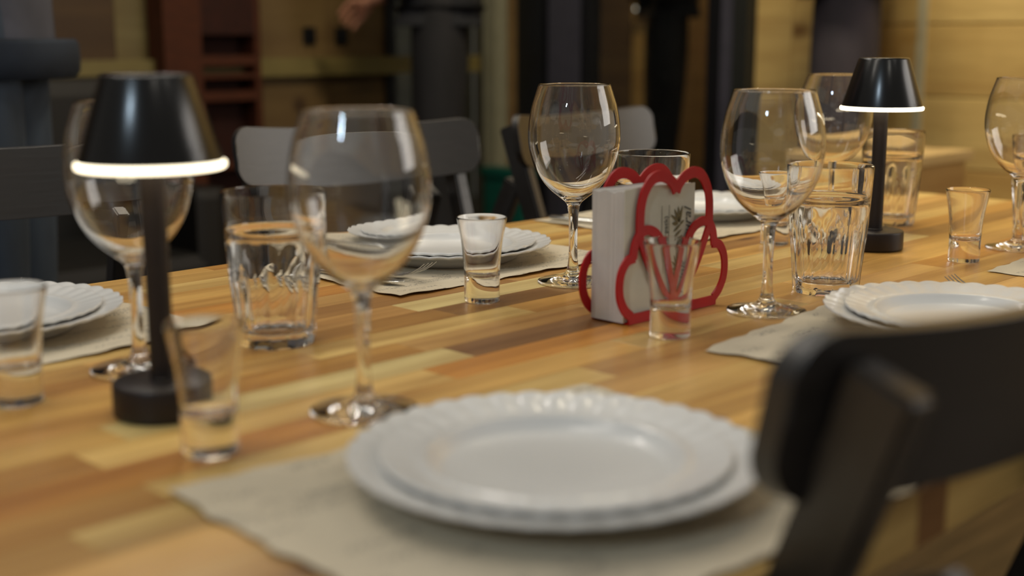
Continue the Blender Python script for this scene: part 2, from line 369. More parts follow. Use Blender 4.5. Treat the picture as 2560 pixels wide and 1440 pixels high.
for sx in (X0+0.12, X1-0.12):
    for sy in (Y0+0.10, Y1-0.10):
        boxobj('leg', (sx-ox-0.03, sy-oy-0.03, 0), (sx-ox+0.03, sy-oy+0.03, TZ-TH-0.001), M['table_metal'], table, 0.003)
for sy in (Y0+0.10, Y1-0.10): boxobj('apron', (X0+0.15-ox, sy-oy-0.015, 0.64), (X1-0.15-ox, sy-oy+0.015, TZ-TH-0.001), M['table_metal'], table)
for sx in (X0+0.12, X1-0.12): boxobj('apron', (sx-ox-0.015, Y0+0.13-oy, 0.64), (sx-ox+0.015, Y1-0.13-oy, TZ-TH-0.001), M['table_metal'], table)

# ------------------------------------------------------------------ placemats
def placemat(cx, cy, rz, seed, label):
    rr = random.Random(seed); W, D = 0.345, 0.290
    cx_n, cy_n = 46, 38
    ph = [rr.uniform(0, 6.28) for _ in range(8)]
    def edge(t, i): return 0.0016*math.sin(t*95+ph[i])+0.0011*math.sin(t*190+ph[i+4])
    bm = bmesh.new(); g = []
    for i in range(cx_n+1):
        row = []
        for j in range(cy_n+1):
            u, v = i/cx_n-0.5, j/cy_n-0.5
            x, y = u*W, v*D
            x += edge(y, 0)*max(0, 2*u)**6 - edge(y, 1)*max(0, -2*u)**6
            y += edge(x, 2)*max(0, 2*v)**6 - edge(x, 3)*max(0, -2*v)**6
            rim = max(abs(2*u), abs(2*v))
            z = 0.0006+max(0, rim-0.72)*0.010*(0.5+0.5*math.sin(x*31+y*17+ph[0])*math.cos(y*23-x*9+ph[1]))
            row.append(bm.verts.new((x, y, z)))
        g.append(row)
    for i in range(cx_n):
        for j in range(cy_n): bm.faces.new((g[i][j], g[i+1][j], g[i+1][j+1], g[i][j+1]))
    r = bmesh.ops.extrude_face_region(bm, geom=bm.faces[:])
    for v in [v for v in r['geom'] if isinstance(v, bmesh.types.BMVert)]: v.co.z += 0.00025
    o = obj('placemat', bm, M['paper'], None, sharp=50); o.location = (cx, cy, TZ+0.0002); o.rotation_euler = (0, 0, rz)
    tag(o, label, 'placemat', 'printed paper placemats'); return o
placemat(0.527, 0.482, math.radians(-3), 1, 'printed cream paper placemat under the large plate nearest the camera')
placemat(1.006, 1.117, math.radians(-1.5), 2, 'printed cream paper placemat under the plate and fork on the far side in the middle')
placemat(0.448, 1.118, math.radians(2), 3, 'printed cream paper placemat under the plate at the left edge')
placemat(1.047, 0.492, math.radians(5), 4, 'printed cream paper placemat behind the dark foreground chair back')
placemat(1.50, 1.115, math.radians(-2), 5, 'printed cream paper placemat on the far side behind the red napkin holder')
placemat(1.565, 0.470, math.radians(0), 6, 'printed cream paper placemat corner at the right edge near the small glass')

# ------------------------------------------------------------------ plates
def plate_mesh(Rr, h, well, n_sc, amp):
    """thin scalloped plate, closed; ring coordinates as fractions of the radius"""
    top = [(0, 0.004), (well*0.5, 0.0042), (well*0.92, 0.0048), (well, 0.0062), (well*1.06, 0.0095), (well*1.12, 0.0135), (0.80, h*0.72), (0.9, h*0.86), (0.97, h*0.96), (1.0, h)]
    if well < 0.6: top[6] = (0.76, h*0.80)
    bot = [(1.0, h-0.0022), (0.97, h*0.96-0.003), (0.88, h*0.84-0.003), (0.75, h*0.62-0.003), (well*1.05, 0.004), (well*0.98, 0.0), (well*0.90, 0.0), (well*0.88, 0.0014), (0, 0.0014)]
    def dense(p): return spline(p, 3)
    prof = [(r*Rr, z) for r, z in dense(top)] + [(r*Rr, z) for r, z in dense(bot)]
    seg = 180; bm = bmesh.new(); rings = []
    for r, z in prof:
        r = max(r, 0)
        if r < 1e-5: rings.append([bm.verts.new((0, 0, z))]); continue
        t = max(0, (r/Rr-0.72)/0.28)
        ring = []
        for i in range(seg):
            a = 2*PI*i/seg; s = abs(math.sin(a*n_sc/2))
            rr = r*(1+amp*(s-0.6)*t); zz = z+0.0011*(s-0.6)*t*1.2
            ring.append(bm.verts.new((rr*math.cos(a), rr*math.sin(a), zz)))
        rings.append(ring)
    for a, b in zip(rings, rings[1:]):
        if len(a) == 1:
            for i in range(seg): bm.faces.new((a[0], b[i], b[(i+1) % seg]))
        elif len(b) == 1:
            for i in range(seg): bm.faces.new((a[i], a[(i+1) % seg], b[0]))
        else:
            for i in range(seg): bm.faces.new((a[i], a[(i+1) % seg], b[(i+1) % seg], b[i]))
    o = obj('dinner_plate', bm, M['porcelain'], None, smooth=True); return o
big0 = plate_mesh(0.1225, 0.021, 0.66, 36, 0.016); small0 = plate_mesh(0.104, 0.0172, 0.66, 36, 0.009)
small0.name = 'soup_plate'; first = True
PL = [(0.535, 0.490, 'nearest the camera'), (1.031, 1.120, 'behind the lone shot glass'),
      (0.470, 1.133, 'at the left edge'), (1.092, 0.502, 'behind the foreground chair back'),
      (1.55, 1.125, 'behind the red napkin holder'), (1.60, 0.49, 'at the right end on the near side')]
for i, (x, y, where) in enumerate(PL[:5]):
    b = big0 if first else big0.copy(); s = small0 if first else small0.copy()
    if not first: COL.objects.link(b); COL.objects.link(s)
    first = False
    b.location = (x, y, TZ+0.0012); s.location = (x, y, TZ+0.0012+0.0046); b.rotation_euler[2] = R.uniform(0, 1); s.rotation_euler[2] = R.uniform(0, 1)
    tag(b, 'white scalloped dinner plate, lower of two, '+where, 'plate', 'large scalloped plates')
    tag(s, 'smaller white plate, upper of two, '+where, 'plate', 'deep plates on the dinner plates')

# ------------------------------------------------------------------ wine glasses
def wine():
    out = spline([(0.0, 0.0), (0.030, 0.0), (0.0375, 0.0006), (0.0382, 0.0016), (0.0365, 0.0028), (0.024, 0.0050), (0.012, 0.0085), (0.0072, 0.0135), (0.0052, 0.024), (0.0046, 0.042),
                  (0.0049, 0.062), (0.0058, 0.078), (0.0082, 0.0865), (0.0150, 0.0925), (0.0255, 0.1010), (0.0350, 0.1120), (0.0425, 0.1260), (0.0475, 0.1430), (0.0490, 0.1580),
                  (0.0480, 0.1740), (0.0450, 0.1900), (0.0410, 0.2030), (0.0385, 0.2108), (0.0382, 0.2120)], 5)
    inn = spline([(0.0376, 0.2122), (0.0373, 0.2105), (0.0398, 0.2030), (0.0439, 0.1900), (0.0469, 0.1740), (0.0479, 0.1580), (0.0464, 0.1430), (0.0413, 0.1265), (0.0337, 0.1132), (0.0240, 0.1028),
                  (0.0132, 0.0952), (0.0060, 0.0920), (0.0, 0.0912)], 5)
    bm = bmesh.new(); lathe(bm, [(max(r, 0), z) for r, z in out+inn], 72)
    return obj('wine_glass', bm, M['glass'], None, smooth=True)
W0 = wine()
WG = [(0.498, 0.905, 'behind the left table lamp'), (0.550, 0.687, 'centre-left, nearest the camera, in front of the water tumbler'), (1.018, 0.908, 'directly left of the red napkin holder'),
      (1.037, 0.674, 'right of the red napkin holder, overlapping the tumbler'), (1.540, 0.905, 'partly behind the right table lamp shade'), (1.579, 0.661, 'cut by the right edge of the picture')]
for i, (x, y, where) in enumerate(WG):
    o = W0 if i == 0 else W0.copy()
    if i: COL.objects.link(o)
    o.location = (x, y, TZ+0.0003); tag(o, 'empty round-bowled wine glass '+where, 'wine glass', 'wine glasses along the table')

# ------------------------------------------------------------------ faceted tumblers
def tumbler():
    H = 0.132; nf = 10
    def Rc(z): return 0.0352+(0.0437-0.0352)*(z/H)**0.9
    bm = bmesh.new(); seg = 120
    zs = [0.0, 0.0008, 0.003, 0.006, 0.010, 0.016, 0.024, 0.034, 0.044, 0.054, 0.062, 0.068, 0.072, 0.076, 0.080, 0.084, 0.088, 0.092, 0.097, 0.104, 0.112, 0.120, 0.127, 0.1310, 0.132]
    rings = []
    for z in zs:
        ring = []
        for i in range(seg):
            a = 2*PI*i/seg; r = Rc(z)
            if z < 0.010: r -= 0.0022*(1-z/0.010)**2
            am = (a % (2*PI/nf))-PI/nf
            ap = 0.0322+(0.0428-0.0322)*max(0, min(1, (z+0.012)/0.108))**1.6
            if z < 0.09: r = min(r, ap/math.cos(am)*1.0)
            if z >= 0.1310: r -= 0.0004
            ring.append(bm.verts.new((r*math.cos(a), r*math.sin(a), z)))
        rings.append(ring)
    inner = spline([(0.0419, 0.1322), (0.0414, 0.1305), (0.0405, 0.118), (0.0392, 0.1020), (0.0380, 0.0975), (0.0352, 0.0945), (0.0340, 0.0900), (0.0328, 0.072), (0.0306, 0.045), (0.0284, 0.022), (0.0268, 0.0138), (0.022, 0.0108), (0.010, 0.0098)], 4)
    for r, z in inner: rings.append([bm.verts.new((r*math.cos(2*PI*i/seg), r*math.sin(2*PI*i/seg), z)) for i in range(seg)])
    for a, b in zip(rings, rings[1:]):
        for i in range(seg): bm.faces.new((a[i], a[(i+1) % seg], b[(i+1) % seg], b[i]))
    c0 = bm.verts.new((0, 0, 0.0018)); c1 = bm.verts.new((0, 0, 0.0096))
    for i in range(seg):
        bm.faces.new((c0, rings[0][i], rings[0][(i+1) % seg])); bm.faces.new((c1, rings[-1][i], rings[-1][(i+1) % seg]))
    return obj('tumbler', bm, M['glass'], None, sharp=24)
T0 = tumbler()
TU = [(0.632, 0.908, 'left of the large foreground wine glass'), (1.150, 0.907, 'standing behind the red napkin holder'), (1.168, 0.688, 'in front of the right table lamp'),
      (1.667, 0.885, 'beyond the right lamp pole near the far end'), (1.715, 0.690, 'at the right edge behind the cut-off wine glass')]
for i, (x, y, where) in enumerate(TU):
    o = T0 if i == 0 else T0.copy()
    if i: COL.objects.link(o)
    o.location = (x, y, TZ+0.0003); o.rotation_euler[2] = R.uniform(0, 1); tag(o, 'faceted clear glass tumbler '+where, 'tumbler', 'faceted tumblers along the table')

# ------------------------------------------------------------------ shot glasses
def shot():
    out = spline([(0.0, 0.0012), (0.0125, 0.0010), (0.0165, 0.0), (0.0176, 0.0008), (0.0179, 0.003), (0.0179, 0.014), (0.0180, 0.026), (0.0188, 0.040), (0.0205, 0.057), (0.0232, 0.073), (0.0250, 0.0830), (0.0252, 0.0852)], 5)
    inn = spline([(0.0246, 0.0855), (0.0240, 0.0838), (0.0216, 0.073), (0.0188, 0.057), (0.0170, 0.041), (0.0160, 0.031), (0.0142, 0.0270), (0.0095, 0.0248), (0.0, 0.0240)], 5)
    bm = bmesh.new(); lathe(bm, [(max(r, 0), z) for r, z in out+inn], 64)
    return obj('shot_glass', bm, M['glass'], None, smooth=True)
S0 = shot()
SG = [(0.389, 0.886, 'cut by the left edge of the picture'), (0.424, 0.687, 'in front of the left table lamp base'), (0.880, 0.907, 'alone in the middle before the far plate'),
      (0.889, 0.677, 'in front of the red napkin holder'), (1.398, 0.900, 'between the right wine glass stem and tumbler'), (1.445, 0.668, 'right of the right table lamp')]
for i, (x, y, where) in enumerate(SG):
    o = S0 if i == 0 else S0.copy()
    if i: COL.objects.link(o)
    o.location = (x, y, TZ+0.0003); tag(o, 'small flared shot glass with thick base '+where, 'shot glass', 'shot glasses along the table')

# ------------------------------------------------------------------ table lamps
def table_lamp():
    t = empty('table_lamp', (0, 0, 0))
    bm = bmesh.new(); lathe(bm, [(0, 0), (0.033, 0), (0.0348, 0.0015), (0.035, 0.003), (0.035, 0.0215), (0.0345, 0.0232), (0.0335, 0.0240), (0, 0.0240)], 96); obj('base', bm, M['lamp_base'], t, sharp=50)
    bm = bmesh.new(); lathe(bm, [(0, 0.0241), (0.0092, 0.0241), (0.0092, 0.0255), (0.0086, 0.026), (0.0086, 0.1725), (0, 0.1725)], 48); obj('pole', bm, M['lamp_base'], t, sharp=50)
    bm = bmesh.new(); lathe(bm, [(0, 0.2362), (0.0285, 0.2362), (0.0300, 0.2355), (0.0308, 0.2340), (0.0482, 0.1785), (0.0482, 0.1778), (0.0470, 0.1778), (0, 0.1790)], 128); obj('lamp_shade', bm, M['lamp_black'], t, sharp=50)
    bm = bmesh.new(); lathe(bm, [(0.0087, 0.1776), (0.0490, 0.1776), (0.0500, 0.1768), (0.0503, 0.1752), (0.0500, 0.1736), (0.0490, 0.1728), (0.0087, 0.1728), (0.0087, 0.1776)], 128); obj('diffuser', bm, M['glow'], t, sharp=60)
    return t
L0 = table_lamp(); L0.location = (0.450, 0.787, TZ+0.0003); tag(L0, 'black cordless table lamp with glowing rim at left, in front of a wine glass', 'lamp', 'black table lamps')
L1 = copy_tree(L0); L1.location = (1.452, 0.789, TZ+0.0003); tag(L1, 'black cordless table lamp with glowing rim at right, before the pine wall', 'lamp', 'black table lamps')

# ------------------------------------------------------------------ red napkin holder and napkins
nh = empty('napkin_holder', (0.9625, 0.7515, TZ+0.0003)); tag(nh, 'red cut-out metal napkin holder shaped like a leafy bloom', 'napkin holder')
def strip2d(bm, pts, wd, y0, y1):
    e = 0.00003*(len(bm.verts) % 97)/10; y0 -= e; y1 += e     # a hair proud of its neighbour
    P = [Vector(p) for p in spline(pts, 6)]; L, Rr = [], []
    for i, p in enumerate(P):
        d = (P[min(i+1, len(P)-1)]-P[max(i-1, 0)]).normalized(); nrm = Vector((-d.y, d.x))
        L.append(p+nrm*wd/2); Rr.append(p-nrm*wd/2)
    v = [[bm.verts.new((q.x, yy, max(q.y, 0))) for q in side] for side in (L, Rr) for yy in (y0, y1)]
    a, b, c, d_ = v  # L-y0, L-y1, R-y0, R-y1
    for i in range(len(P)-1):
        bm.faces.new((a[i], a[i+1], c[i+1], c[i])); bm.faces.new((b[i], d_[i], d_[i+1], b[i+1]))
        bm.faces.new((a[i], b[i], b[i+1], a[i+1])); bm.faces.new((c[i], c[i+1], d_[i+1], d_[i]))
    bm.faces.new((a[0], c[0], d_[0], b[0])); bm.faces.new((a[-1], b[-1], d_[-1], c[-1]))
def holder_plate(yc, name):
    bm = bmesh.new(); y0, y1 = yc-0.0008, yc+0.0008
    for s in (1, -1):
        def m_(L): return [(s*x, z) for x, z in L]
        strip2d(bm, m_([(0, 0.1180), (0.004, 0.1250), (0.013, 0.1315), (0.026, 0.1345), (0.037, 0.1320), (0.0455, 0.124), (0.0510, 0.113), (0.0532, 0.100), (0.0532, 0.081)]), 0.0108, y0, y1)
        strip2d(bm, m_([(0.0535, 0.084), (0.0600, 0.074), (0.0628, 0.061)]), 0.0100, y0, y1)
        strip2d(bm, m_([(0.0600, 0.0622), (0.071, 0.0600), (0.0790, 0.050), (0.0815, 0.038), (0.0800, 0.026), (0.0735, 0.015), (0.064, 0.0075)]), 0.0092, y0, y1)
        strip2d(bm, m_([(0.0550, 0.081), (0.048, 0.0855), (0.039, 0.0855), (0.029, 0.081), (0.021, 0.0725), (0.014, 0.058), (0.008, 0.042), (0.001, 0.024)]), 0.0092, y0, y1)
        strip2d(bm, m_([(0.0530, 0.080), (0.047, 0.068), (0.036, 0.048), (0.022, 0.0285), (0.010, 0.016), (0, 0.010)]), 0.0082, y0, y1)
    strip2d(bm, [(-0.0675, 0.0050), (0, 0.0050), (0.0675, 0.0050)], 0.0098, y0, y1)
    strip2d(bm, [(0, 0.006), (0, 0.018), (0, 0.034)], 0.012, y0, y1)
    return obj(name, bm, M['red'], nh)
holder_plate(-0.0222, 'front_plate'); holder_plate(0.0222, 'back_plate')
boxobj('base_plate', (-0.0675, -0.0225, 0.0), (0.0675, 0.0225, 0.0015), M['red'], nh, 0.0004)
ns = empty('napkin_stack', (0.9475, 0.7515, TZ+0.0021)); tag(ns, 'thick stack of folded paper napkins held in the red holder', 'napkins')
bm = bmesh.new(); nn = 34
for i in range(nn):
    yy = -0.0180+i*0.0382/nn; x0 = -0.0560+R.uniform(-0.00022, 0.00022); zt = 0.1205+R.uniform(-0.0003, 0.0003)+0.001*math.sin(i*0.4)
    box(bm, (x0, yy, 0), (0.047+R.uniform(-0.0008, 0.0008), yy+0.00111, zt))
o = obj('napkin_sheets', bm, M['napkin'], ns); o['kind'] = 'stuff'
# printed wrapped napkin at the front, slightly puffy
bm = bmesh.new(); g = []; nx, nz_ = 22, 24
for i in range(nx+1):
    row = []
    for j in range(nz_+1):
        u, v = i/nx, j/nz_; x = -0.056+0.105*u; z = 0.0005+0.1225*v
        puff = (math.sin(PI*u)*math.sin(PI*v))**0.5 if 0 < u < 1 and 0 < v < 1 else 0
        row.append(bm.verts.new((x, -0.0186-0.0012*puff-0.0003*math.sin(9*u+7*v)*puff, z+0.0012*math.sin(u*5))))
    g.append(row)
for i in range(nx):
    for j in range(nz_): bm.faces.new((g[i][j], g[i+1][j], g[i+1][j+1], g[i][j+1]))
r = bmesh.ops.extrude_face_region(bm, geom=bm.faces[:])
for v in [v for v in r['geom'] if isinstance(v, bmesh.types.BMVert)]: v.co.y += 0.0007
fn = obj('front_napkin', bm, M['napkin_print'], ns, sharp=60); fn['label'] = 'front napkin sleeve printed with script and a leafy emblem'
def text(name, s, size, x, z, m, par, rot=PI/2, shear=0.0):
    c = bpy.data.curves.new(name, 'FONT'); c.body = s; c.size = size; c.extrude = 0.00008; c.align_x = 'LEFT'; c.shear = shear
    c.materials.append(m); o = bpy.data.objects.new(name, c); COL.objects.link(o); o.parent = par
    dg = bpy.context.evaluated_depsgraph_get(); me = bpy.data.meshes.new_from_object(o.evaluated_get(dg)); bpy.data.objects.remove(o)
    o = link_mesh(name, me, None, par)
    o.matrix_local = Matrix.Translation((x, -0.02015, z)) @ Matrix.Rotation(PI/2, 4, 'X') @ Matrix.Rotation(rot, 4, 'Z')
    return o
text('lettering', 'Think  natural', 0.0158, 0.0415, 0.009, M['ink_grey'], ns, shear=0.35)
text('lettering', '(green·pack)', 0.0078, 0.0055, 0.055, M['ink_grey'], ns)
# thin rules beside the small lettering
for xx in (-0.0035, 0.0075): boxobj('printed_rule', (xx, -0.0202, 0.040), (xx+0.0003, -0.0199, 0.104), M['ink_grey'], ns)
def leaf(bm, cx, cz, ang, ln, wd):
    n = 8; d = Vector((math.sin(ang), math.cos(ang))); p = Vector((d.y, -d.x)); up, dn = [], []
    for i in range(n+1):
        t = i/n; wv = wd*math.sin(PI*t)**0.8*(1-0.3*t); c = Vector((cx, cz))+d*ln*t
        a, b = c+p*wv/2, c-p*wv/2
        up.append(bm.verts.new((a.x, -0.0202, a.y))); dn.append(bm.verts.new((b.x, -0.0202, b.y)))
    for i in range(n): bm.faces.new((up[i], up[i+1], dn[i+1], dn[i]))
bm = bmesh.new()
for (cx_, cz_, sc_) in ((0.024, 0.086, 0.85), (0.024, 0.042, 0.7)):
    for a in (-1.0, -0.55, -0.15, 0.25): leaf(bm, cx_, cz_, a, 0.019*sc_, 0.0042*sc_)
    leaf(bm, cx_-0.002, cz_-0.001, -1.45, 0.011*sc_, 0.005*sc_); leaf(bm, cx_+0.001, cz_-0.002, 1.0, 0.008*sc_, 0.003*sc_)
    for k in range(5):
        leaf(bm, cx_-0.009+0.001*k, cz_-0.008-0.0055*k, 1.05, 0.016*sc_, 0.0034*sc_)
    leaf(bm, cx_-0.004, cz_-0.036*sc_, 0.2, 0.014*sc_, 0.003*sc_)
r = bmesh.ops.extrude_face_region(bm, geom=bm.faces[:])
for v in [v for v in r['geom'] if isinstance(v, bmesh.types.BMVert)]: v.co.y += 0.0002
obj('printed_emblem', bm, M['ink'], ns)

# ------------------------------------------------------------------ cutlery
def loft(bm, secs):
    """secs: (center, half width, half thickness) along local y"""
    rings = []
    for (c, wdt, th) in secs:
        x, y, z = c; rings.append([bm.verts.new((x+wdt*math.cos(a), y, z+th*math.sin(a))) for a in [2*PI*i/10 for i in range(10)]])
    for a, b in zip(rings, rings[1:]):
        for i in range(10): bm.faces.new((a[i], a[(i+1) % 10], b[(i+1) % 10], b[i]))
    bm.faces.new(rings[0][::-1]); bm.faces.new(rings[-1])
def fork():
    t = empty('fork', (0, 0, 0)); bm = bmesh.new()
    loft(bm, [((0, 0.0, 0.0016), 0.004, 0.0008), ((0, 0.004, 0.0016), 0.0085, 0.0012), ((0, 0.05, 0.004), 0.0065, 0.0014), ((0, 0.10, 0.009), 0.0038, 0.0016), ((0, 0.125, 0.009), 0.0034, 0.0016), ((0, 0.140, 0.006), 0.0065, 0.0012), ((0, 0.150, 0.004), 0.0115, 0.0009), ((0, 0.158, 0.0035), 0.0120, 0.0009)])
    obj('handle', bm, M['steel2'], t, sharp=60)
    for s in (-1.5, -0.5, 0.5, 1.5):
        bm = bmesh.new(); x = s*0.0066
        loft(bm, [((x, 0.157, 0.0035), 0.0019, 0.0009), ((x, 0.168, 0.0048), 0.0017, 0.0009), ((x, 0.181, 0.0092), 0.0015, 0.0008), ((x, 0.192, 0.0150), 0.0012, 0.0007), ((x, 0.199, 0.0200), 0.0006, 0.0005)])
        obj('tine', bm, M['steel2'], t, sharp=60)
    return t
def knife():
    t = empty('table_knife', (0, 0, 0)); bm = bmesh.new()
    loft(bm, [((0, 0.0, 0.003), 0.004, 0.001), ((0, 0.004, 0.003), 0.0078, 0.0026), ((0, 0.05, 0.003), 0.0070, 0.0026), ((0, 0.10, 0.003), 0.0052, 0.0022)]); obj('handle', bm, M['steel2'], t, sharp=60)
    bm = bmesh.new(); loft(bm, [((0, 0.0995, 0.003), 0.005, 0.0014), ((0.001, 0.12, 0.003), 0.0088, 0.0008), ((0.001, 0.17, 0.003), 0.0098, 0.0007), ((0.0, 0.195, 0.003), 0.0088, 0.0006), ((-0.003, 0.206, 0.003), 0.0045, 0.0005), ((-0.005, 0.209, 0.003), 0.001, 0.0004)]); obj('blade', bm, M['steel'], t, sharp=60)
    return t
def aim(o, tail, head, z=TZ+0.0035):
    v = Vector(head)-Vector(tail); o.location = (tail[0], tail[1], z); o.rotation_euler = (0, 0, math.atan2(-v.x, v.y))
F0 = fork(); aim(F0, (0.880, 1.207), (0.902, 1.010)); tag(F0, 'steel fork with raised tines left of the middle far plate', 'fork', 'steel forks')
K0 = knife(); aim(K0, (0.846, 1.226), (0.868, 1.018)); tag(K0, 'steel table knife beside the fork left of the middle far plate', 'knife', 'steel knives')
F1 = copy_tree(F0); aim(F1, (1.215, 0.380), (1.223, 0.577)); tag(F1, 'steel fork whose tips show above the dark foreground chair back', 'fork', 'steel forks')
K1 = copy_tree(K0); aim(K1, (1.349, 1.25), (1.385, 1.05)); tag(K1, 'steel table knife lying on the far placemat left of the red holder', 'knife', 'steel knives')

# ------------------------------------------------------------------ chairs
def make_chair():
    t = empty('folding_chair', (0, 0, 0)); zt = 0.8815; hw = 0.215; sag = 0.034; th = 0.015; rad = 0.028
    bm = bmesh.new(); n = 40; cols = []
    us = [math.sin(PI/2*(-1+2*i/n)) for i in range(n+1)]
    for u in us:
        x = u*hw*0.9995; e = max(0, abs(x)-(hw-rad)); dz = rad-math.sqrt(max(0, rad*rad-e*e))
        top = zt-0.0108*(1-u*u)-dz; bot = zt-0.0885-0.0125*(1-u*u)+dz
        yc = sag*u*u-sag; lean = 0.20
        col = []
        for z in (top, top*0.67+bot*0.33, top*0.33+bot*0.67, bot):
            yl = yc-(z-zt)*-lean*-1
            col.append((bm.verts.new((x, yl+th/2, z)), bm.verts.new((x, yl-th/2, z))))
        cols.append(col)
    for a, b in zip(cols, cols[1:]):
        for k in range(3):
            bm.faces.new((a[k][0], b[k][0], b[k+1][0], a[k+1][0])); bm.faces.new((a[k][1], a[k+1][1], b[k+1][1], b[k][1]))
        bm.faces.new((a[0][0], a[0][1], b[0][1], b[0][0])); bm.faces.new((a[3][0], b[3][0], b[3][1], a[3][1]))
    for c in (cols[0], cols[-1]):
        for k in range(3): bm.faces.new((c[k][0], c[k+1][0], c[k+1][1], c[k][1]))
    o = obj('backrest', bm, M['chair'], t, sharp=40)
    bv = o.modifiers.new('bevel', 'BEVEL'); bv.width = 0.0035; bv.segments = 3; bv.limit_method = 'ANGLE'; bv.angle_limit = math.radians(40)
    for s in (-1, 1):
        for nm, p, q in (('leg', (s*0.180, -0.033, 0.858), (s*0.184, 0.275, 0.0)), ('leg', (s*0.156, -0.040, 0.758), (s*0.160, -0.400, 0.0))):
            bm = bmesh.new(); bar(bm, p, q, 0.021, 0.038); bmesh.ops.bevel(bm, geom=bm.edges[:], offset=0.003, segments=2, affect='EDGES'); obj(nm, bm, M['chair'], t)
        boxobj('bolt', (s*0.178-0.006, -0.006, 0.80), (s*0.178+0.006, 0.000, 0.812), M['table_metal'], t)
    bm = bmesh.new(); box(bm, (-0.185, -0.06, 0.445), (0.185, 0.30, 0.462)); bmesh.ops.bevel(bm, geom=bm.edges[:], offset=0.006, segments=2, affect='EDGES'); obj('seat', bm, M['chair'], t)
    for yy, zz in ((0.21, 0.25), (-0.29, 0.22)):
        bm = bmesh.new(); bar(bm, (-0.16, yy, zz), (0.16, yy, zz), 0.02, 0.035, Vector((0, 1, 0))); obj('stretcher', bm, M['chair'], t)
    return t
C0 = make_chair(); C0.location = (0.704, 0.2955, 0); C0.rotation_euler = (0, 0, math.radians(-2.5)); tag(C0, 'black wooden folding chair at lower right, blurred, seen from behind', 'chair', 'black folding chairs round the table')
for (x, y, rz, lab) in ((1.285, 1.60, PI-math.radians(11), 'black wooden folding chair on the far side behind the foreground wine glass'),
                        (1.795, 1.575, PI+math.radians(6), 'black wooden folding chair on the far side behind the red napkin holder'),
                        (0.70, 1.60, PI-math.radians(15), 'black wooden folding chair at the left edge before the person in blue-grey')):
    c = copy_tree(C0); c.location = (x, y, 0); c.rotation_euler = (0, 0, rz); tag(c, lab, 'chair', 'black folding chairs round the table')

# ------------------------------------------------------------------ people
def skin_mesh(name, verts, edges, radii, root, m, parent, sub=2):
    me = bpy.data.meshes.new(name+'_skeleton'); me.from_pydata(verts, edges, []); o = bpy.data.objects.new(name, me); COL.objects.link(o)
    sk = o.modifiers.new('skin', 'SKIN'); sk.use_smooth_shade = True
    for i, v in enumerate(me.skin_vertices[0].data):
        r = radii[i]; v.radius = r if isinstance(r, tuple) else (r, r); v.use_root = (i in root)
    ss = o.modifiers.new('sub', 'SUBSURF'); ss.levels = sub; ss.render_levels = sub
    dg = bpy.context.evaluated_depsgraph_get(); dg.update()
    me2 = bpy.data.meshes.new_from_object(o.evaluated_get(dg)); bpy.data.objects.remove(o)
    for p in me2.polygons: p.use_smooth = True
    me2.materials.clear(); me2.materials.append(m)
    return link_mesh(name, me2, None, parent)
m_skin = noise_tint(mat('skin', (196, 140, 112), 0.5), amt=0.05)
m_hair = noise_tint(mat('dark_hair', (30, 22, 16), 0.6), amt=0.2)
m_eye = mat('eye', (30, 24, 20), 0.2)
m_lip = mat('lips', (150, 84, 76), 0.5)
